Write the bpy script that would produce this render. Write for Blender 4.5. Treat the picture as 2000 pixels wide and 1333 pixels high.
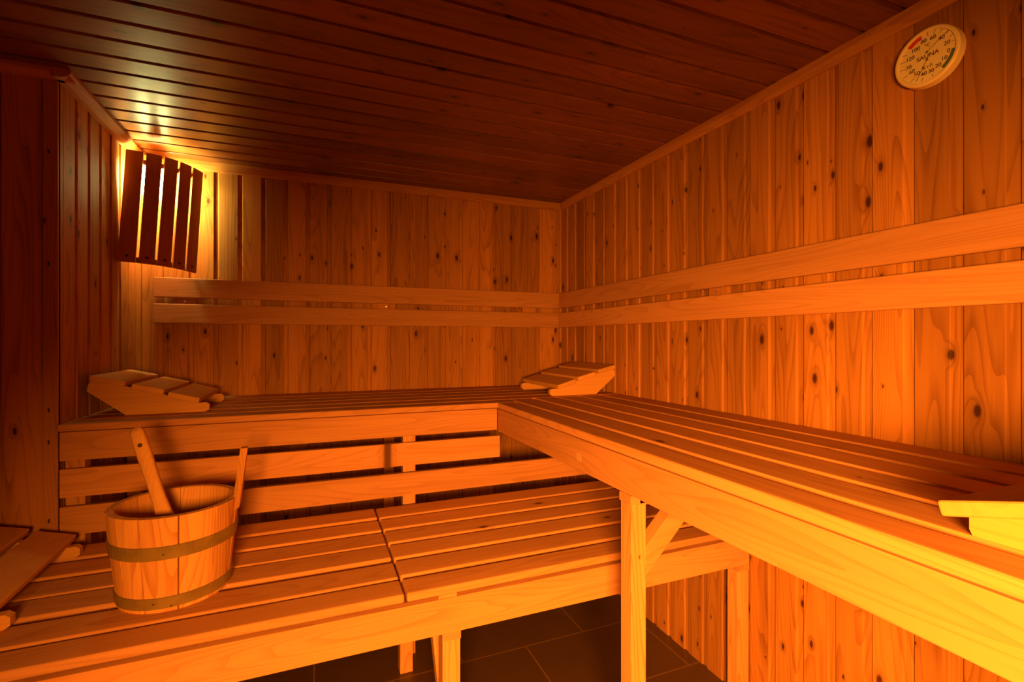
import bpy, bmesh, math, random
from mathutils import Vector, Matrix
PI = math.pi
for o in list(bpy.data.objects): bpy.data.objects.remove(o)
S = bpy.context.scene
C = S.collection

# ---------------------------------------------------------------- camera
YAW = math.atan(385 / 951)
cam_d = bpy.data.cameras.new('camera'); cam = bpy.data.objects.new('camera', cam_d); C.objects.link(cam)
cam.location = (0, 0, 1.26); cam.rotation_euler = (PI / 2, 0, -YAW)
cam_d.sensor_width = 36; cam_d.lens = 951 / 2000 * 36; cam_d.clip_start = 0.01
S.camera = cam
# ---------------------------------------------------------------- world, lights, exposure
w = bpy.data.worlds.new('world'); S.world = w; w.use_nodes = True
w.node_tree.nodes['Background'].inputs[0].default_value = (1.0, 0.42, 0.08, 1)
w.node_tree.nodes['Background'].inputs[1].default_value = 0.004
S.view_settings.view_transform = 'Standard'; S.view_settings.look = 'None'
S.view_settings.exposure = 0.0; S.view_settings.gamma = 1.0; S.view_settings.use_curve_mapping = False
DOOR_X0, DOOR_X1, FRONT_Y = -0.48, 0.32, -0.45  # doorway is assumed, added for the main light
def area(name, loc, rot, sx, sy, power, col):
    l = bpy.data.lights.new(name, 'AREA'); l.shape = 'RECTANGLE'; l.size = sx; l.size_y = sy
    l.energy = power; l.color = col
    o = bpy.data.objects.new(name, l); C.objects.link(o); o.location = loc; o.rotation_euler = rot
    return o
# warm area light added for the unseen main source behind the camera
dl = area('unseen_main_light', (-0.13, FRONT_Y - 0.02, 1.19), (math.radians(90 - 33), 0, math.radians(-41)), 0.44, 0.26, 92, (1.0, 0.362, 0.038))
dl.data.spread = math.radians(123)
LAMP_STRENGTH = 160.0

# ---------------------------------------------------------------- helpers
def link(o, parent=None):
    C.objects.link(o)
    if parent is not None: o.parent = parent
    return o
def obj(name, bm, mat, parent=None, smooth=False):
    me = bpy.data.meshes.new(name); bm.normal_update(); bm.to_mesh(me); bm.free()
    for m in (mat if isinstance(mat, (list, tuple)) else [mat]): me.materials.append(m)
    if smooth:
        for p in me.polygons: p.use_smooth = True
    return link(bpy.data.objects.new(name, me), parent)
def thing(name, label, cat, loc=(0, 0, 0), rot=(0, 0, 0), group=None):
    o = bpy.data.objects.new(name, None); C.objects.link(o); o.empty_display_size = 0.05
    o.location = loc; o.rotation_euler = rot; o['label'] = label; o['category'] = cat
    if group: o['group'] = group
    return o
def struct(o, label=None):
    o['kind'] = 'structure'
    if label: o['label'] = label
    return o
def add_box(bm, x0, x1, y0, y1, z0, z1, bev=0.0, seg=2, M=None):
    t = bmesh.new()
    vs = [t.verts.new((x, y, z)) for x in (x0, x1) for y in (y0, y1) for z in (z0, z1)]
    for f in ((0, 1, 3, 2), (4, 6, 7, 5), (0, 4, 5, 1), (2, 3, 7, 6), (0, 2, 6, 4), (1, 5, 7, 3)):
        t.faces.new([vs[i] for i in f])
    bmesh.ops.recalc_face_normals(t, faces=t.faces)
    if bev > 0: bmesh.ops.bevel(t, geom=t.edges[:], offset=bev, segments=seg, profile=0.6, affect='EDGES')
    merge(bm, t, M)
def merge(bm, t, M=None):
    if M is not None: t.transform(M)
    me = bpy.data.meshes.new('tmp'); t.to_mesh(me); t.free(); bm.from_mesh(me); bpy.data.meshes.remove(me)
def box(name, mat, parent, x0, x1, y0, y1, z0, z1, bev=0.003, seg=2):
    bm = bmesh.new(); add_box(bm, x0, x1, y0, y1, z0, z1, bev, seg)
    return obj(name, bm, mat, parent)
def add_prism(bm, pts, axis, a0, a1, bev=0.0):
    """extrude a 2D outline along an axis; pts are the two other coordinates in order"""
    def P(p, a):
        return {'x': (a, p[0], p[1]), 'y': (p[0], a, p[1]), 'z': (p[0], p[1], a)}[axis]
    t = bmesh.new()
    A = [t.verts.new(P(p, a0)) for p in pts]; B = [t.verts.new(P(p, a1)) for p in pts]
    t.faces.new(A); t.faces.new(B[::-1]); n = len(pts)
    for i in range(n): t.faces.new([A[i], B[i], B[(i + 1) % n], A[(i + 1) % n]])
    bmesh.ops.recalc_face_normals(t, faces=t.faces)
    if bev > 0: bmesh.ops.bevel(t, geom=t.edges[:], offset=bev, segments=2, profile=0.6, affect='EDGES')
    merge(bm, t)
def add_lathe(bm, prof, n=48, M=None, close=True):
    t = bmesh.new(); rings = []
    for r, z in prof:
        if r < 1e-6: rings.append([t.verts.new((0, 0, z))])
        else: rings.append([t.verts.new((r * math.cos(2 * PI * k / n), r * math.sin(2 * PI * k / n), z)) for k in range(n)])
    for a, b in zip(rings, rings[1:]):
        for k in range(n):
            k2 = (k + 1) % n
            f = [a[k % len(a)], a[k2 % len(a)], b[k2 % len(b)], b[k % len(b)]]
            q = []
            for v in f:
                if v not in q: q.append(v)
            if len(q) > 2: t.faces.new(q)
    bmesh.ops.recalc_face_normals(t, faces=t.faces)
    merge(bm, t, M)

# ---------------------------------------------------------------- materials
class NT:
    def __init__(s, name):
        s.m = bpy.data.materials.new(name); s.m.use_nodes = True; s.t = s.m.node_tree; s.n = s.t.nodes
        s.bsdf = s.n['Principled BSDF']
    def lk(s, a, b): s.t.links.new(a, b)
    def node(s, typ, **kw):
        n = s.n.new(typ)
        for k, v in kw.items(): setattr(n, k, v)
        return n
    def val(s, sock, v):
        if hasattr(v, 'is_output') or isinstance(v, bpy.types.NodeSocket): s.lk(v, sock)
        else: sock.default_value = v
    def math(s, op, a, b=0.0, c=None, clamp=False):
        n = s.node('ShaderNodeMath', operation=op); n.use_clamp = clamp
        s.val(n.inputs[0], a); s.val(n.inputs[1], b)
        if c is not None: s.val(n.inputs[2], c)
        return n.outputs[0]
    def comb(s, x, y, z):
        n = s.node('ShaderNodeCombineXYZ'); s.val(n.inputs[0], x); s.val(n.inputs[1], y); s.val(n.inputs[2], z)
        return n.outputs[0]
    def mix(s, f, a, b, mode='MIX'):
        n = s.node('ShaderNodeMix', data_type='RGBA', blend_type=mode)
        s.val(n.inputs[0], f); s.val(n.inputs[6], a); s.val(n.inputs[7], b); return n.outputs[2]
    def noise(s, vec, scale, detail=2.0, rough=0.5, dist=0.0):
        n = s.node('ShaderNodeTexNoise'); s.lk(vec, n.inputs['Vector']); n.inputs['Scale'].default_value = scale
        n.inputs['Detail'].default_value = detail; n.inputs['Roughness'].default_value = rough
        n.inputs['Distortion'].default_value = dist; return n.outputs[0]
    def ramp(s, f, a, b):
        n = s.node('ShaderNodeMapRange', interpolation_type='SMOOTHSTEP'); s.val(n.inputs[0], f)
        n.inputs[1].default_value = a; n.inputs[2].default_value = b; return n.outputs[0]

def wood(name, light, dark, axis, across=None, pitch=None, off=0.0, knots=0.0, rough=0.66, ring=0.40, tone=0.25,
         spec=0.16, bump=0.15, seed=0.0, coat=0.0):
    """Softwood: growth rings and fibres running along `axis`; with a pitch, every board of a boarded wall
    has its own offset and tone; knots are scattered per board."""
    g = NT(name)
    tc = g.node('ShaderNodeTexCoord'); sp = g.node('ShaderNodeSeparateXYZ'); g.lk(tc.outputs['Object'], sp.inputs[0])
    ax = {'X': sp.outputs[0], 'Y': sp.outputs[1], 'Z': sp.outputs[2]}
    v = ax[axis]
    others = [k for k in 'XYZ' if k != axis]
    if across: u = ax[across]; t = ax[[k for k in others if k != across][0]]
    else: u = ax[others[0]]; t = ax[others[1]]
    if pitch:
        bid = g.math('FLOOR', g.math('DIVIDE', g.math('SUBTRACT', u, off), pitch))
        wn = g.node('ShaderNodeTexWhiteNoise', noise_dimensions='1D'); g.lk(g.math('ADD', bid, seed + 0.37), wn.inputs['W'])
        r = wn.outputs[0]
    else:
        oi = g.node('ShaderNodeObjectInfo'); r = oi.outputs['Random']
    v2 = g.math('MULTIPLY_ADD', r, 23.7, v); u2 = g.math('MULTIPLY_ADD', r, 7.3, u)
    # knots
    kv = g.comb(g.math('MULTIPLY', u2, 14.0), g.math('MULTIPLY', v2, 6.4), 0.0)
    vo = g.node('ShaderNodeTexVoronoi', voronoi_dimensions='2D'); g.lk(kv, vo.inputs['Vector']); vo.inputs['Scale'].default_value = 1.0
    kd = vo.outputs['Distance']
    ksp = g.node('ShaderNodeSeparateColor'); g.lk(vo.outputs['Color'], ksp.inputs[0])
    exist = g.math('GREATER_THAN', ksp.outputs[0], 1.0 - knots)
    size = g.math('MULTIPLY_ADD', g.math('POWER', ksp.outputs[1], 1.8), 0.095, 0.028)
    kn = g.math('MULTIPLY', g.ramp(g.math('DIVIDE', kd, size), 1.25, 0.55), exist)
    halo = g.math('MULTIPLY', g.ramp(g.math('DIVIDE', kd, size), 3.4, 0.4), exist)
    # growth rings: contour lines of a stretched noise, bent round the knots
    gv = g.comb(g.math('MULTIPLY', u2, 11.0), g.math('MULTIPLY', v2, 0.85), g.math('MULTIPLY', t, 11.0))
    base = g.noise(gv, 1.0, 1.0, 0.4)
    field = g.math('ADD', g.math('MULTIPLY', base, 17.0), g.math('MULTIPLY', u2, 34.0))
    field = g.math('ADD', field, g.math('MULTIPLY', halo, 1.2))
    tri = g.math('FRACT', field)
    rings = g.ramp(g.math('POWER', tri, 1.6), 0.25, 1.0)
    fv = g.comb(g.math('MULTIPLY', u2, 240.0), g.math('MULTIPLY', v2, 5.0), g.math('MULTIPLY', t, 240.0))
    fib = g.noise(fv, 1.0, 3.0, 0.6)
    bl = g.noise(g.comb(g.math('MULTIPLY', u2, 22.0), g.math('MULTIPLY', v2, 1.3), g.math('MULTIPLY', t, 22.0)), 1.0, 2.0)
    f = g.math('ADD', g.math('MULTIPLY', rings, ring), g.math('MULTIPLY', g.math('SUBTRACT', fib, 0.5), 0.55))
    f = g.math('ADD', f, g.math('MULTIPLY', g.math('SUBTRACT', bl, 0.45), 1.25), clamp=True)
    col = g.mix(f, light + (1,), dark + (1,))
    col = g.mix(g.math('MULTIPLY', halo, 0.45), col, tuple(c * 0.72 for c in dark) + (1,))
    col = g.mix(g.math('MULTIPLY', kn, 0.9), col, (dark[0] * 0.22, dark[1] * 0.16, dark[2] * 0.16, 1))
    tn = g.math('MULTIPLY_ADD', g.math('SUBTRACT', r, 0.5), tone * 2, 1.0 - tone * 0.3)
    mm = g.node('ShaderNodeVectorMath', operation='SCALE'); g.lk(col, mm.inputs[0]); g.lk(tn, mm.inputs['Scale'])
    g.lk(mm.outputs[0], g.bsdf.inputs['Base Color'])
    g.bsdf.inputs['Roughness'].default_value = rough
    g.bsdf.inputs['Specular IOR Level'].default_value = spec
    g.bsdf.inputs['Coat Weight'].default_value = coat; g.bsdf.inputs['Coat Roughness'].default_value = 0.3
    b = g.node('ShaderNodeBump'); b.inputs['Strength'].default_value = bump; b.inputs['Distance'].default_value = 0.002
    g.lk(g.math('SUBTRACT', g.math('MULTIPLY', fib, 0.6), g.math('MULTIPLY', f, 0.8)), b.inputs['Height'])
    g.lk(b.outputs[0], g.bsdf.inputs['Normal'])
    return g.m
def plain(name, col, rough=0.5, metal=0.0, var=0.0, scale=40, emit=None, es=0.0):
    g = NT(name)
    if var > 0:
        tc = g.node('ShaderNodeTexCoord'); n = g.noise(tc.outputs['Object'], scale, 4.0)
        g.lk(g.mix(g.ramp(n, 0.3, 0.7), tuple(c * (1 - var) for c in col) + (1,), tuple(min(1, c * (1 + var)) for c in col) + (1,)),
             g.bsdf.inputs['Base Color'])
    else: g.bsdf.inputs['Base Color'].default_value = col + (1,)
    g.bsdf.inputs['Roughness'].default_value = rough; g.bsdf.inputs['Metallic'].default_value = metal
    if emit: g.bsdf.inputs['Emission Color'].default_value = emit + (1,); g.bsdf.inputs['Emission Strength'].default_value = es
    return g.m

SPL, SPD = (0.46, 0.176, 0.036), (0.19, 0.054, 0.007)         # spruce boarding
BL, BD = (0.55, 0.232, 0.09), (0.37, 0.135, 0.042)           # bench timber
HL, HD = (0.62, 0.285, 0.085), (0.48, 0.195, 0.05)             # pale headrest timber
OFFB = -0.243; OFFR = 0.0555
M = {}
M['w_back'] = wood('spruce_back', SPL, SPD, 'Z', 'X', 0.1, OFFB, knots=0.33, tone=0.22, seed=3)
M['w_right'] = wood('spruce_right', SPL, SPD, 'Z', 'Y', 0.1, OFFR, knots=0.42, tone=0.22, seed=11)
M['w_left'] = wood('spruce_left', SPL, SPD, 'Z', 'Y', 0.1, 1.96, knots=0.2, tone=0.2, seed=31)
M['w_ret'] = wood('spruce_return', SPL, SPD, 'Z', 'X', 0.1, -0.782, knots=0.22, tone=0.2, seed=41)
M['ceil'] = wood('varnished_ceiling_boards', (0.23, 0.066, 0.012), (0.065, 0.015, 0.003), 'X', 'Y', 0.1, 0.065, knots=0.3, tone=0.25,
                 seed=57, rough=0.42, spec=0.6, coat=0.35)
for a in 'XYZ':
    M['b' + a] = wood('bench_timber_' + a.lower(), BL, BD, a, tone=0.13, knots=0.03, ring=0.4)
    M['t' + a] = wood('trim_timber_' + a.lower(), (0.48, 0.19, 0.045), (0.30, 0.095, 0.018), a, tone=0.1, knots=0.05, ring=0.4)
    M['h' + a] = wood('headrest_timber_' + a.lower(), HL, HD, a, tone=0.08, knots=0.0, ring=0.3, bump=0.05)
M['p'] = wood('post_pine', (0.62, 0.27, 0.10), (0.38, 0.14, 0.04), 'Z', tone=0.08, knots=0.04, ring=0.6)
M['stave'] = wood('stave_wood', (0.66, 0.29, 0.085), (0.46, 0.165, 0.04), 'Z', tone=0.1, knots=0.0, ring=0.7)
M['screw'] = plain('dark_screw_heads', (0.05, 0.025, 0.015), 0.6)
M['hoop'] = plain('brown_hoops', (0.20, 0.115, 0.03), 0.42, 0.0, 0.15, 25)
M['shade'] = wood('lamp_shade_slats', (0.52, 0.19, 0.045), (0.38, 0.12, 0.024), 'Z', tone=0.08, ring=0.35)
M['metal'] = plain('bright_screw_metal', (0.8, 0.75, 0.65), 0.3, 1.0)
M['dial'] = plain('cream_dial', (0.90, 0.70, 0.40), 0.45, var=0.02)
M['rim'] = plain('cream_gauge_rim', (0.90, 0.68, 0.38), 0.35)
M['ink'] = plain('dark_ink', (0.10, 0.045, 0.02), 0.6)
M['red'] = plain('red_ink', (0.62, 0.05, 0.02), 0.6)
M['green'] = plain('green_ink', (0.10, 0.15, 0.04), 0.6)
M['porc'] = plain('lamp_base', (0.75, 0.6, 0.4), 0.4)
M['bulb'] = plain('glowing_glass', (1, 0.9, 0.7), 0.3, emit=(1.0, 1.0, 0.36), es=LAMP_STRENGTH)
def floor_mat():
    g = NT('floor_tiles'); tc = g.node('ShaderNodeTexCoord')
    mp = g.node('ShaderNodeMapping'); g.lk(tc.outputs['Object'], mp.inputs[0]); mp.inputs['Location'].default_value = (-1.077 + 0.0, -1.4945, 0)
    br = g.node('ShaderNodeTexBrick'); g.lk(mp.outputs[0], br.inputs['Vector'])
    br.inputs['Scale'].default_value = 1.0; br.inputs['Brick Width'].default_value = 0.54; br.inputs['Row Height'].default_value = 0.345
    br.inputs['Mortar Size'].default_value = 0.0035; br.inputs['Mortar Smooth'].default_value = 0.2; br.offset = 0.5
    br.inputs['Color1'].default_value = (0.085, 0.038, 0.014, 1); br.inputs['Color2'].default_value = (0.072, 0.032, 0.012, 1)
    br.inputs['Mortar'].default_value = (0.17, 0.08, 0.03, 1)
    n = g.noise(tc.outputs['Object'], 6, 4)
    g.lk(g.mix(0.5, br.outputs[0], g.mix(n, (0.35, 0.35, 0.35, 1), (1, 1, 1, 1)), 'MULTIPLY'), g.bsdf.inputs['Base Color'])
    g.bsdf.inputs['Roughness'].default_value = 0.4
    return g.m
M['floor'] = floor_mat()

# ---------------------------------------------------------------- room shell
WX, BY, CZ = 1.399, 2.659, 2.10
LX, RY = -0.745, 1.95          # recessed left wall of the bench alcove, and the wall that faces the camera left of it
FX = -1.80                     # far left wall
def boards(name, mat, a0, a1, z0, z1, face, off, plane, outward, rec_side, rec_w=0.025, depth=0.006, pitch=0.1, thick=0.03):
    """tongue and groove boarding; a runs across the boards, the face sits at `plane` and looks along `outward` (+1/-1);
    face 'x' -> plane is x, a is y; 'y' -> plane is y, a is x; 'z' -> plane is z, a is y and z0..z1 are x"""
    pts = [(a0, 0.0)]
    k = math.floor((a0 - off) / pitch) - 1; c = 0.0022
    while off + k * pitch < a1:
        s = off + k * pitch
        if rec_side > 0: seq = [(s - 0.0005, 0), (s, depth), (s + rec_w - c, depth), (s + rec_w, c * 0.7), (s + rec_w + c, 0)]
        else: seq = [(s - rec_w - c, 0), (s - rec_w, c * 0.7), (s - rec_w + c, depth), (s, depth), (s + 0.0005, 0)]
        for p in seq:
            if a0 < p[0] < a1: pts.append(p)
        k += 1
    pts.append((a1, 0.0)); pts.sort()
    def P(a, d, z):
        q = plane - outward * d
        return {'x': (q, a, z), 'y': (a, q, z), 'z': (z, a, q)}[face]
    bm = bmesh.new()
    full = pts + [(a1, thick), (a0, thick)]
    A = [bm.verts.new(P(a, d, z0)) for a, d in full]; B = [bm.verts.new(P(a, d, z1)) for a, d in full]
    n = len(full)
    for i in range(n): bm.faces.new([A[i], A[(i + 1) % n], B[(i + 1) % n], B[i]])
    bm.faces.new(A[::-1]); bm.faces.new(B)
    bmesh.ops.recalc_face_normals(bm, faces=bm.faces)
    return struct(obj(name, bm, mat))
boards('wall_back', M['w_back'], LX - 0.03, WX + 0.03, -0.02, CZ + .03, 'y', OFFB, BY, -1, +1, rec_w=0.02, depth=0.008)
boards('wall_right', M['w_right'], FRONT_Y, BY, -0.02, CZ + .03, 'x', OFFR, WX, -1, +1)
boards('wall_left_alcove', M['w_left'], RY, BY, -0.02, CZ + .03, 'x', 1.96, LX, +1, +1, rec_w=0.02, depth=0.007)
boards('wall_left_return', M['w_ret'], FX, LX - 0.037, -0.02, CZ + .03, 'y', -0.782, RY, -1, -1, rec_w=0.02)
boards('wall_left', M['w_left'], FRONT_Y, RY, -0.02, CZ + .03, 'x', 1.96, FX, +1, +1)
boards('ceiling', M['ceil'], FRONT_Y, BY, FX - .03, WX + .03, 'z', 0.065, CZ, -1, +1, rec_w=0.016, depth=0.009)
# front wall behind the camera, with an unseen doorway added to suit the area light
bm = bmesh.new()
add_box(bm, FX, DOOR_X0, FRONT_Y - .03, FRONT_Y, -0.02, CZ)
add_box(bm, DOOR_X1, WX, FRONT_Y - .03, FRONT_Y, -0.02, CZ)
add_box(bm, DOOR_X0, DOOR_X1, FRONT_Y - .03, FRONT_Y, 1.95, CZ)
struct(obj('wall_front', bm, M['w_ret']))
bm = bmesh.new()
for a, b, z0, z1 in ((DOOR_X0 - .06, DOOR_X0, 0, 2.0), (DOOR_X1, DOOR_X1 + .06, 0, 2.0), (DOOR_X0, DOOR_X1, 1.95, 2.0)):
    add_box(bm, a, b, FRONT_Y, FRONT_Y + .012, z0, z1, 0.002)
struct(obj('trim_added_doorway', bm, M['tZ']))  # casing of the added doorway, out of view
bm = bmesh.new(); add_box(bm, FX - .03, WX + .03, FRONT_Y - .5, BY + .03, -0.06, 0.0)
struct(obj('floor', bm, M['floor']))
# ceiling mouldings, corner beads and the nailed board that closes the left corner
def rounded(w, h):
    return [(0, 0), (w, 0), (w, -h * 0.45), (w * 0.72, -h * 0.85), (w * 0.4, -h), (0, -h)]
bm = bmesh.new(); add_prism(bm, [(WX - a * .5, CZ + b * 1.7) for a, b in rounded(0.026, 0.025)], 'y', FRONT_Y, BY, 0); struct(obj('trim_1', bm, M['tY'])) 
bm = bmesh.new(); add_prism(bm, [(BY - a * .6, CZ + b * 1.7) for a, b in rounded(0.026, 0.025)], 'x', LX, WX, 0); struct(obj('trim_2', bm, M['tX']))
bm = bmesh.new(); add_prism(bm, [(LX + a, CZ + b) for a, b in rounded(0.045, 0.027)], 'y', RY - .04, BY, 0); struct(obj('trim_3', bm, M['tY']))
bm = bmesh.new(); add_prism(bm, [(RY - a * .9, CZ + b) for a, b in rounded(0.042, 0.027)], 'x', FX, LX + .04, 0); struct(obj('trim_4', bm, M['tX']))
bm = bmesh.new(); add_prism(bm, [(WX - .016, BY - .003), (WX - .012, BY - .013), (WX - .003, BY - .016), (WX + .004, BY), (WX, BY + .004)], 'z', 0, CZ - .04, 0); struct(obj('trim_5', bm, M['tZ']))
nb = struct(box('trim_6', M['tZ'], None, LX - .037, LX, RY - .006, RY + .03, 0, CZ - .027, 0.002))
bm = bmesh.new()
for z in (1.045, 0.945, 0.70, 1.5, 1.85):
    add_lathe(bm, [(0, -.0004), (.0035, -.0004), (.0035, .0008), (0, .0008)], 12, Matrix.Translation((LX - .022, RY - .0062, z)) @ Matrix.Rotation(PI / 2, 4, 'X') @ Matrix.Diagonal((.8, 2.2, 1, 1)))
obj('nail_holes', bm, M['screw'], nb)

# ---------------------------------------------------------------- benches
rnd = random.Random(4)
# upper bench along the right wall
ub = thing('upper_bench', 'tall slatted wooden bench running along the right wall towards the camera', 'bench', (WX - .35, .8, 0))
def L(o, root):   # part meshes are written in room coordinates; move them into their thing
    o.parent = root; o.matrix_parent_inverse = Matrix.Identity(4)
    T = (Matrix.Translation(root.location) @ root.rotation_euler.to_matrix().to_4x4()).inverted()
    o.data.transform(T); return o
BK = 1.925
for i, (a, b) in enumerate([(.712, .791), (.812, .909), (.930, 1.028), (1.047, 1.146), (1.165, 1.263), (1.282, 1.386)]):
    L(box('plank', M['bY'], None, a, b, FRONT_Y + .012, (BK - .006 if i == 0 else 2.018), .976, 1.0, .0065, 3), ub)
L(box('front_board', M['bY'], None, .722, .745, FRONT_Y + .012, 1.9435, .878, .971, .002), ub)
for y in (-.30, .98, 1.972):
    L(box('joist', M['bX'], None, .746, WX - .002, y + .02, y + .065, .862 if y > 1.9 else .853, .9755, .002), ub)
L(box('post_cap', M['bX'], None, .7205, .7695, 1.0, 1.051, .8545, .8775, .002), ub)
L(box('post', M['p'], None, .724, .768, 1.0035, 1.048, 0, .855, .002), ub)
L(box('post', M['p'], None, .724, .768, -.30, -.255, 0, .878, .002), ub)
bm = bmesh.new(); add_prism(bm, [(.7685, .668), (.7685, .742), (.879, .852), (.953, .852)], 'y', 1.006, 1.043, .0015)
L(obj('brace', bm, M['bX']), ub)
bm = bmesh.new()
for y in (1.245, 1.255, 1.265):
    add_box(bm, .7212, .7221, y, y + .0006, .905, .928)
L(obj('scratches', bm, plain('pale_scratches', (0.68, 0.36, 0.13), 0.5)), ub)
# upper bench along the back wall
bb = thing('upper_bench', 'slatted wooden bench along the back wall under the corner lamp', 'bench', (.0, 2.29, 0))
for i, (a, b) in enumerate([(0, .082), (.103, .20), (.222, .322), (.343, .443), (.465, .565), (.587, .725)]):
    L(box('plank', M['bX'], None, LX + .004, (.806 if i == 0 else WX - .006), BK + a, BK + b, .977, 1.0, .0065, 3), bb)
L(box('front_board', M['bX'], None, LX + .003, .7195, 1.945, 1.966, .882, .973, .002), bb)
for x in (.323, -.738):
    L(box('joist', M['bY'], None, x, x + .05, 1.967, BY - .01, .90, .9765, .002), bb)
    L(box('post', M['p'], None, x, x + .05, 2.52, 2.57, 0, .90, .002), bb)
# slatted skirt that closes the front of the back bench
sk = thing('bench_skirt', 'two horizontal wooden slats closing the gap below the back bench', 'bench skirt', (.0, 1.96, 0))
L(box('slat', M['bX'], None, LX + .003, .732, 1.945, 1.966, .766, .856, .002), sk)
L(box('slat', M['bX'], None, LX + .003, WX - .006, 1.945, 1.966, .647, .737, .002), sk)
for x in (.326, -.735):
    L(box('post', M['p'], None, x, x + .05, 1.9665, 2.012, 0, .8995, .002), sk)
# lower bench
lb = thing('lower_bench', 'low wide slatted wooden bench holding the bucket, in front of the back bench', 'bench', (.0, 1.6, 0))
for i, (a, b) in enumerate([(1.25, 1.334), (1.354, 1.452), (1.473, 1.571), (1.592, 1.69), (1.71, 1.808), (1.828, 1.935)]):
    d = 0.0 if i == 0 else rnd.choice((-.006, .005, -.004))
    L(box('plank', M['bX'], None, FX + .02, .2115, a + d, b + d, .592, .615, .0065, 3), lb)
    L(box('plank', M['bX'], None, .2175, WX - .006, a, b, .592, .615, .0065, 3), lb)
L(box('front_board', M['bX'], None, FX + .02, WX - .006, 1.2535, 1.276, .488, .581, .002), lb)
for x in (-1.5, -.62, .30, 1.345):
    L(box('joist', M['bY'], None, x, x + .05, 1.2545 if x > 0 and x < 1 else 1.2765, 1.93, .5815 if x > 0 and x < 1 else .50, .5925, .001), lb)
    if 0 < x < 1: L(box('joist', M['bY'], None, x + .01, x + .045, 1.2765, 1.93, .50, .5813, .001), lb)
for x, y in ((.312, 1.257), (.298, 1.862), (1.346, 1.257), (1.346, 1.862), (-1.49, 1.257), (-1.49, 1.862)):
    z = .4875 if y < 1.5 else .50
    L(box('post_cap', M['bX'], None, x - .0015, x + .0495, y - .002, y + .049, z - .021, z, .001), lb)
    L(box('leg', M['p'], None, x, x + .048, y, y + .048, 0, z - .021, .002), lb)
bm = bmesh.new(); add_prism(bm, [(1.305, .16), (1.305, .21), (1.49, .50), (1.535, .50)], 'x', .322, .35, .001)
L(obj('brace', bm, M['bY']), lb)

# ---------------------------------------------------------------- backrests on the walls
def backrest(root, axis, a0, a1, front, sp):
    for z0, z1 in ((1.457, 1.548), (1.340, 1.429)):
        if axis == 'y': L(box('rail', M['bY'], None, front, front + .018, a0, a1, z0, z1, .005, 3), root)
        else: L(box('rail', M['bX'], None, a0, a1, front, front + .018, z0, z1, .005, 3), root)
    for s in sp:
        if axis == 'y': b = L(box('spacer_block', M['tZ'], None, front + .018, WX - .0005, s, s + .09, 1.35, 1.535, .001), root)
        else: b = L(box('spacer_block', M['tZ'], None, s, s + .09, front + .018, BY - .0005, 1.35, 1.535, .001), root)
        bm = bmesh.new()
        if axis == 'y': T = Matrix.Translation((front + .0178, s + .05, 1.443)) @ Matrix.Rotation(-PI / 2, 4, 'Y')
        else: T = Matrix.Translation((s + .045, front + .0178, 1.443)) @ Matrix.Rotation(PI / 2, 4, 'X')
        add_lathe(bm, [(0, -.001), (.004, -.001), (.004, .001), (0, .0015)], 12, T)
        sc = L(obj('screw', bm, M['metal']), root)
        sc.parent = b
r1 = thing('backrest', 'pair of long horizontal wooden rails fixed to the right wall', 'backrest', (WX - .03, 1.0, 1.34))
backrest(r1, 'y', FRONT_Y + .015, 2.617, 1.365, (.0, 1.34, 2.375))
r2 = thing('backrest', 'pair of horizontal wooden rails on the back wall right of the lamp', 'backrest', (.36, BY - .03, 1.34))
backrest(r2, 'x', -.671, 1.380, 2.623, (-.60, .307, 1.135))

# ---------------------------------------------------------------- headrests
SE = [(.03, .033, .126, .060), (.138, .068, .232, .092), (.250, .101, .348, .124)]     # slat seats along the side rails
def make_headrest(length=.42, r0=.03, r1=.37):
    root = thing('headrest', '', 'headrest')
    prof = [(.012, 0), (.252, 0), (.362, .088), (.357, .112), (.349, .1235)]
    for a, za, b, zb in SE[::-1]: prof += [(b, zb), (a, za)]
    prof += [(.010, .034), (.0, .026), (.0, .008)]
    q = []
    for p in prof:
        if not q or (abs(p[0] - q[-1][0]) + abs(p[1] - q[-1][1])) > .004: q.append(p)
    for y in (r0, r1):
        bm = bmesh.new(); add_prism(bm, q, 'y', y, y + .02, 0)
        obj('side_rail', bm, M['hX'], root)
    for a, za, b, zb in SE:
        an = math.atan2(zb - za, b - a); ln = math.hypot(b - a, zb - za)
        bm = bmesh.new()
        add_box(bm, 0, ln, 0, length, 0.0003, .0205, .005, 3, Matrix.Translation((a, 0, za)) @ Matrix.Rotation(-an, 4, 'Y'))
        obj('slat', bm, M['hY'], root)
    return root
proto = make_headrest()
def place_headrest(first, loc, rz, mirror, label, length=1.0):
    if first: r = proto
    else:
        r = proto.copy(); C.objects.link(r)
        for ch in list(proto.children):
            c = ch.copy(); C.objects.link(c); c.parent = r
    r.location = loc; r.rotation_euler = (0, 0, rz); r.scale = (-1 if mirror else 1, length, 1)
    r['label'] = label; r['category'] = 'headrest'; r['group'] = 'slatted wooden headrests on the benches'
    return r
place_headrest(True, (-.362, 2.062, 1.0), 0, True, 'pale wooden slatted headrest at the left end of the back bench, below the lamp', .92)
place_headrest(False, (1.028, 2.03, 1.0), 0, False, 'wooden slatted headrest in the far right corner where the upper benches meet')
place_headrest(False, (-.630, 1.395, .615), math.radians(2.5), True, 'wooden headrest on the low bench, left of the bucket, cut off by the left edge', 1.17)
r4 = place_headrest(False, (.748, .405, 1.0), -PI / 2, False, 'brightly lit headrest on the upper bench at the right edge of the photo')
near = sorted([c for c in r4.children if c.name.startswith('side_rail')], key=lambda c: sum(v.co.y for v in c.data.vertices))[0]
me = near.data.copy(); near.data = me        # its visible rail sits further in and its low end is cut short
for v in me.vertices:
    v.co.y += .035
    if v.co.x < .02: v.co.x = .030 + v.co.x * .3

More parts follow.
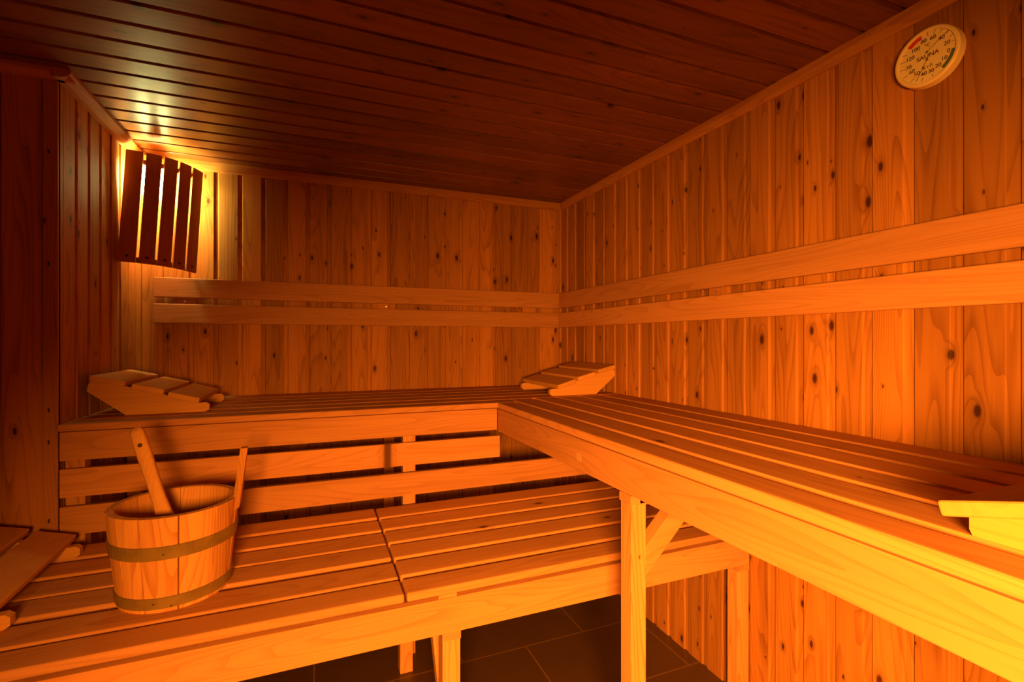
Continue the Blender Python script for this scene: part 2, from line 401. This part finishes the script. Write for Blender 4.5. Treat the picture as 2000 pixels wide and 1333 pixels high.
# ---------------------------------------------------------------- bucket and ladle
BX, BYY, BZ = -.335, 1.505, .615
RB, RT, BH = .121, .145, .23
bk = thing('wooden_bucket', 'round wooden stave bucket with two brown hoops on the low bench', 'bucket', (BX, BYY, BZ))
def rad(z): return RB + (RT - RB) * z / BH
NS = 13; TH = .020
edges = [math.radians(a) for a in (-131, -108, -75.5, -42.5, -12, 14, 42, 70, 98, 124, 150, 178, 205, 229)]
for i in range(NS):
    a0, a1 = edges[i] + .003, edges[i + 1] - .003
    bm = bmesh.new(); n = 7
    handle = (i == 4 - 1)
    cols = []
    ts = [0, .022] + [.022 + .956 * k / (n - 2) for k in range(1, n - 2)] + [.978, 1]
    for k in range(n + 1):
        a = a0 + (a1 - a0) * ts[k]; ch = .006 if k in (0, n) else 0
        c, s = math.cos(a), math.sin(a)
        col = []
        for z, ins in ((0, 0), (.002, -.0), (BH * .5, 0), (BH - .003, 0), (BH, .002)):
            col.append(bm.verts.new(((rad(z) - ins - ch) * c, (rad(z) - ins - ch) * s, z)))
        for z, ins in ((BH, TH - .002), (BH - .003, TH), (BH * .5, TH), (0.0, TH)):
            col.append(bm.verts.new(((rad(z) - ins) * c, (rad(z) - ins) * s, z)))
        cols.append(col)
    for k in range(n):
        m = len(cols[0])
        for j in range(m): bm.faces.new([cols[k][j], cols[k + 1][j], cols[k + 1][(j + 1) % m], cols[k][(j + 1) % m]])
    bm.faces.new(cols[0][::-1]); bm.faces.new(cols[-1])
    bmesh.ops.recalc_face_normals(bm, faces=bm.faces)
    obj('stave', bm, M['stave'], bk)
def hoop(z0, z1):
    bm = bmesh.new()
    add_lathe(bm, [(rad(z0) + .0005, z0), (rad(z0) + .0035, z0 + .001), (rad(z1) + .0035, z1 - .001), (rad(z1) + .0005, z1), (rad((z0 + z1) / 2) - .001, (z0 + z1) / 2), (rad(z0) + .0005, z0)], 72)
    return obj('hoop', bm, M['hoop'], bk, False)
h1 = hoop(.129, .162); h2 = hoop(.009, .037)
for hp, zz, aa in ((h1, .143, -88), (h2, .024, -98), (h2, .014, -82), (h1, .143, 8)):
    bm = bmesh.new(); a = math.radians(aa); r = rad(zz) + .0036
    add_box(bm, -.002, .002, -.0006, .001, -.002, .002, 0, 1, Matrix.Translation((r * math.cos(a), r * math.sin(a), zz)) @ Matrix.Rotation(a + PI / 2, 4, 'Z'))
    obj('rivet', bm, M['screw'], hp)
bm = bmesh.new(); add_lathe(bm, [(0, .02), (rad(.02) - TH - .0005, .02), (rad(.03) - TH - .0005, .032), (0, .032)], 48)
obj('bucket_floor', bm, M['bX'], bk)
# raised handle stave on the right side of the rim
bm = bmesh.new(); n = 14; prof = []
for k in range(n + 1):
    t = k / n; z = BH - .03 + t * .155
    hw = .026 * (1 - t) ** 1.5 + .016
    out = .0012 + .018 * t
    prof.append((z, hw, out))
rows = []
for z, hw, out in prof:
    b = RT - TH * .9 + out; 
    th = .018
    rows.append([bm.verts.new((b + dx, dy, z)) for dx, dy in ((th * .5, -hw), (th * .95, -hw * .6), (th * .95, hw * .6), (th * .5, hw), (0, hw * .6), (0, -hw * .6))])
for a, b in zip(rows, rows[1:]):
    for j in range(6): bm.faces.new([a[j], a[(j + 1) % 6], b[(j + 1) % 6], b[j]])
bm.faces.new(rows[0][::-1]); bm.faces.new(rows[-1]); bmesh.ops.recalc_face_normals(bm, faces=bm.faces)
hd = obj('handle', bm, M['stave'], bk, False)
hd.rotation_euler = (0, 0, math.radians(0)); hd.location = (.002, .0, 0)
# ladle standing in the bucket
ld = thing('ladle', 'wooden ladle leaning in the bucket, its flat handle sticking up', 'ladle', (-.340, 1.475, .655))
top = Vector((-.437, 1.56, 1.030)) - Vector(ld.location)
bot = Vector((-.343, 1.472, .785)) - Vector(ld.location)
d = (top - bot); ln = d.length; d.normalize()
side = Vector((.93, -.1, .0)); side = (side - d * side.dot(d)).normalized(); nor = d.cross(side).normalized()
if nor.y > 0: nor = -nor
side = nor.cross(d) * -1
bm = bmesh.new(); rows = []
for k, (t, hw, th) in enumerate([(-.06, .022, .010), (-.02, .024, .013), (.03, .024, .014), (.10, .0185, .012), (.3, .0150, .0105), (.5, .0150, .010), (.7, .0165, .010), (.86, .0165, .010), (.95, .0155, .009), (1.0, .0125, .007)]):
    c = bot + d * (t * ln)
    rows.append([bm.verts.new(c + side * (sx * hw) + nor * (sn * th)) for sx, sn in ((-1, -.5), (-.75, -.95), (.75, -.95), (1, -.5), (1, .5), (.75, .95), (-.75, .95), (-1, .5))])
for a, b in zip(rows, rows[1:]):
    for j in range(8): bm.faces.new([a[j], a[(j + 1) % 8], b[(j + 1) % 8], b[j]])
bm.faces.new(rows[0][::-1]); bm.faces.new(rows[-1]); bmesh.ops.recalc_face_normals(bm, faces=bm.faces)
bmesh.ops.subdivide_edges(bm, edges=[], cuts=1)
hl = obj('handle', bm, M['hZ'], ld, True)
bm = bmesh.new(); c = bot + d * (.82 * ln) + nor * .0101
R = Matrix((side.to_tuple() + (0,), d.to_tuple() + (0,), nor.to_tuple() + (0,), (0, 0, 0, 1))).transposed()
add_lathe(bm, [(0, -.0004), (.0055, -.0004), (.0055, .0006), (0, .0006)], 16, Matrix.Translation(c) @ R)
obj('hanging_hole', bm, M['screw'], hl)
bm = bmesh.new()
add_lathe(bm, [(0, 0), (.032, .002), (.045, .02), (.049, .055), (.045, .055), (.041, .022), (.028, .008), (0, .006)], 32, Matrix.Translation((.012, .02, .0)))
obj('bowl', bm, M['hX'], ld, True)
box('neck', M['hZ'], ld, -.022, .0, -.02, .006, .045, .10, .004).location = (-.01, .01, 0)

# ---------------------------------------------------------------- corner lamp
P0 = Vector((-.735, 2.466)); P1 = Vector((-.500, 2.612))
mid = (P0 + P1) / 2; dr = (P1 - P0).normalized(); nn = Vector((dr.y, -dr.x)); half = (P1 - P0).length / 2
lamp = thing('corner_lamp', 'glowing corner lamp behind a slatted wooden shade, under the ceiling', 'lamp', (-.66, 2.58, 1.82))
bow = .055; TILT = math.radians(-3.5)
def arc(s):            # s -1..1 across the shade
    p = mid + dr * (s * half) + nn * (bow * (1 - s * s))
    t = (dr * half + nn * (-2 * bow * s)).normalized()
    return p, t
def shade_pt(s, off, z):
    p, t = arc(s); nrm = Vector((t.y, -t.x)); q = p + nrm * off
    v = Vector((q.x, q.y, z)); cc = Vector((mid.x, mid.y, 1.81))
    ax = Vector((nn.x, nn.y, 0)); return Matrix.Translation(cc) @ Matrix.Rotation(TILT, 4, ax) @ Matrix.Translation(-cc) @ v
def shade_bar(name, s0, s1, o0, o1, z0, z1, n=4):
    bm = bmesh.new(); rows = []
    for k in range(n + 1):
        s = s0 + (s1 - s0) * k / n
        rows.append([bm.verts.new(shade_pt(s, o, z)) for o, z in ((o0, z0), (o1, z0), (o1, z1), (o0, z1))])
    for a, b in zip(rows, rows[1:]):
        for j in range(4): bm.faces.new([a[j], a[(j + 1) % 4], b[(j + 1) % 4], b[j]])
    bm.faces.new(rows[0][::-1]); bm.faces.new(rows[-1]); bmesh.ops.recalc_face_normals(bm, faces=bm.faces)
    return L(obj(name, bm, M['shade']), lamp)
W5 = [(-1.0, -.645), (-.580, -.230), (-.168, .172), (.232, .572), (.630, 1.0)]
ZB, ZT = 1.578, 2.045
slats = [shade_bar('shade_slat', a, b, .0, .011, ZB, ZT) for a, b in W5]
shade_bar('batten', -1.0, 1.0, -.02, -.0005, ZB + .004, ZB + .024, 16)
shade_bar('batten', -1.0, 1.0, -.02, -.0005, ZT - .05, ZT - .03, 16)
for (a, b), so in zip(W5, slats):
    for z in (ZB + .025,):
        bm = bmesh.new(); p = shade_pt((a + b) / 2, .0112, z)
        t = arc((a + b) / 2)[1]
        add_lathe(bm, [(0, -.0002), (.0055, -.0002), (.0055, .0008), (0, .001)], 12, Matrix.Translation(p) @ Matrix.Rotation(math.atan2(t.y, t.x), 4, 'Z') @ Matrix.Rotation(PI / 2, 4, 'X'))
        s_ = L(obj('screw', bm, M['screw']), lamp); s_.parent = so
bm = bmesh.new(); T = Matrix.Translation((-.657, 2.560, 0))
add_lathe(bm, [(0, 1.875), (.022, 1.88), (.037, 1.90), (.041, 1.93), (.041, 2.00), (.034, 2.015), (0, 2.016)], 32, T)
L(obj('glass_globe', bm, M['bulb'], None, True), lamp)
bm = bmesh.new(); add_lathe(bm, [(0, 2.0165), (.042, 2.0165), (.045, 2.03), (.045, 2.055), (0, 2.055)], 32, T)
add_box(bm, -.69, -.63, 2.59, BY - .009, 2.035, 2.05)
L(obj('lamp_holder', bm, M['porc']), lamp)

# ---------------------------------------------------------------- sauna gauge on the right wall
GY, GZ, GR = .718, 1.950, .0675
gx = WX - .0275
gauge = thing('sauna_gauge', 'round cream thermometer and hygrometer dial high on the right wall', 'thermometer', (WX - .0005, GY, GZ))
# local frame: dial plane x = const, local right (as seen) is -y, up is z
RXM = Matrix.Rotation(-PI / 2, 4, 'Y')
bm = bmesh.new()
add_lathe(bm, [(0, 0), (GR, 0), (GR + .002, .004), (GR + .001, .024), (GR - .002, .027), (GR - .0065, .027), (GR - .0085, .0235), (GR - .0085, .021), (0, .021)], 96, RXM)
obj('rim', bm, M['rim'], gauge, False)
bm = bmesh.new(); add_lathe(bm, [(0, .0212), (GR - .0088, .0212), (GR - .0088, .0222), (0, .0222)], 72, RXM)
dial = obj('dial', bm, M['dial'], gauge)
F_, R_ = (math.sin(YAW), math.cos(YAW)), (math.cos(YAW), -math.sin(YAW))
def dpt(cx, cy):
    """points of the dial in its own plane, measured off the dial (0..1 grid of the enlarged view), relative to its centre"""
    u = 1700 + cx / 6.6667; v = cy / 6.6667
    a = (u - 1000) / 951; b = -(v - 666.5) / 951
    rx, ry = F_[0] + a * R_[0], F_[1] + a * R_[1]; t = (WX - .0230) / rx
    return (-(ry * t - GY), 1.26 + b * t - GZ)
XD = -.0226
def flat(name, polys, mat, parent, x0=XD, th=.0004):
    bm = bmesh.new()
    for poly in polys: add_prism(bm, [(-p[0], p[1]) for p in poly], 'x', x0 - th, x0)
    return obj(name, bm, mat, parent)
def seg(p, q, wd):
    dx, dy = q[0] - p[0], q[1] - p[1]; l = math.hypot(dx, dy); nx, ny = -dy / l * wd / 2, dx / l * wd / 2
    return [(p[0] + nx, p[1] + ny), (q[0] + nx, q[1] + ny), (q[0] - nx, q[1] - ny), (p[0] - nx, p[1] - ny)]
def text_mesh(items, name, parent):
    bm = bmesh.new()
    for s, (cx, cy), size in items:
        cu = bpy.data.curves.new('t', 'FONT'); cu.body = s; cu.size = size; cu.align_x = 'CENTER'; cu.align_y = 'CENTER'; cu.extrude = .0002
        cu.offset = .00012
        o = bpy.data.objects.new('t', cu); C.objects.link(o)
        dg = bpy.context.evaluated_depsgraph_get(); me = bpy.data.meshes.new_from_object(o.evaluated_get(dg))
        x, z = dpt(cx, cy)
        me.transform(Matrix.Translation((XD - .0002, -x, z)) @ Matrix(((0, 0, -1, 0), (-1, 0, 0, 0), (0, 1, 0, 0), (0, 0, 0, 1))))
        bm.from_mesh(me); bpy.data.meshes.remove(me); bpy.data.objects.remove(o); bpy.data.curves.remove(cu)
    return obj(name, bm, M['ink'], parent)
NZ = .0128
text_mesh([('120', (520, 770), NZ), ('100', (590, 652), NZ), ('80', (695, 540), NZ), ('60', (815, 487), NZ), ('40', (928, 490), NZ),
           ('20', (1000, 556), NZ), ('0', (1020, 660), NZ), ('10', (962, 757), NZ), ('20', (885, 850), NZ), ('30', (793, 922), NZ),
           ('40', (697, 964), NZ), ('50', (607, 964), NZ), ('60', (543, 935), NZ), ('70', (500, 886), NZ)], 'numerals', dial)
text_mesh([('°C', (742, 590), .0105), ('SAUNA', (745, 727), .0142), ('% r.F.', (748, 866), .0108)], 'lettering', dial)
tk = [((745, 405), (748, 468)), ((850, 375), (825, 440)), ((952, 352), (905, 428)), ((1037, 374), (985, 440)), ((1098, 424), (1030, 478)),
      ((1127, 508), (1060, 538)), ((1130, 562), (1095, 578)), ((415, 738), (485, 722)), ((385, 840), (458, 808)), ((387, 932), (452, 908)),
      ((430, 1026), (490, 975)), ((525, 1075), (572, 1016)), ((668, 1062), (683, 1010)), ((812, 995), (808, 960))]
for a, b in tk: flat('tick_mark', [seg(dpt(*a), dpt(*b), .0009)], M['ink'], dial)
def band(out0, out1, in0, in1, n=8):
    # ring segment around the dial centre between two measured ends
    A = [dpt(*p) for p in (out0, out1, in0, in1)]
    def pol(p): return math.hypot(*p), math.atan2(p[1], p[0])
    (r0, t0), (r1, t1), (q0, s0), (q1, s1) = [pol(p) for p in A]
    o = [((r0 + (r1 - r0) * k / n) * math.cos(t0 + (t1 - t0) * k / n), (r0 + (r1 - r0) * k / n) * math.sin(t0 + (t1 - t0) * k / n)) for k in range(n + 1)]
    i = [((q0 + (q1 - q0) * k / n) * math.cos(s0 + (s1 - s0) * k / n), (q0 + (q1 - q0) * k / n) * math.sin(s0 + (s1 - s0) * k / n)) for k in range(n + 1)]
    return [[o[k], o[k + 1], i[k + 1], i[k]] for k in range(n)]
flat('red_band', band((480, 635), (658, 465), (533, 645), (672, 512)), M['red'], dial)
flat('green_band', band((1118, 612), (962, 890), (1060, 632), (922, 872)), M['green'], dial)
def needle(p, q, tail):
    a, b, c = dpt(*p), dpt(*q), dpt(*tail)
    o = flat('needle', [seg(c, b, .0009)], M['ink'], gauge, XD - .0008, .0004)
    bm = bmesh.new(); add_lathe(bm, [(0, 0), (.0024, 0), (.002, .0014), (0, .0016)], 20, Matrix.Translation((XD - .0004, -a[0], a[1])) @ RXM)
    obj('pivot', bm, M['ink'], o)
needle((740, 677), (1030, 382), (710, 703)); needle((740, 777), (600, 1064), (752, 745))
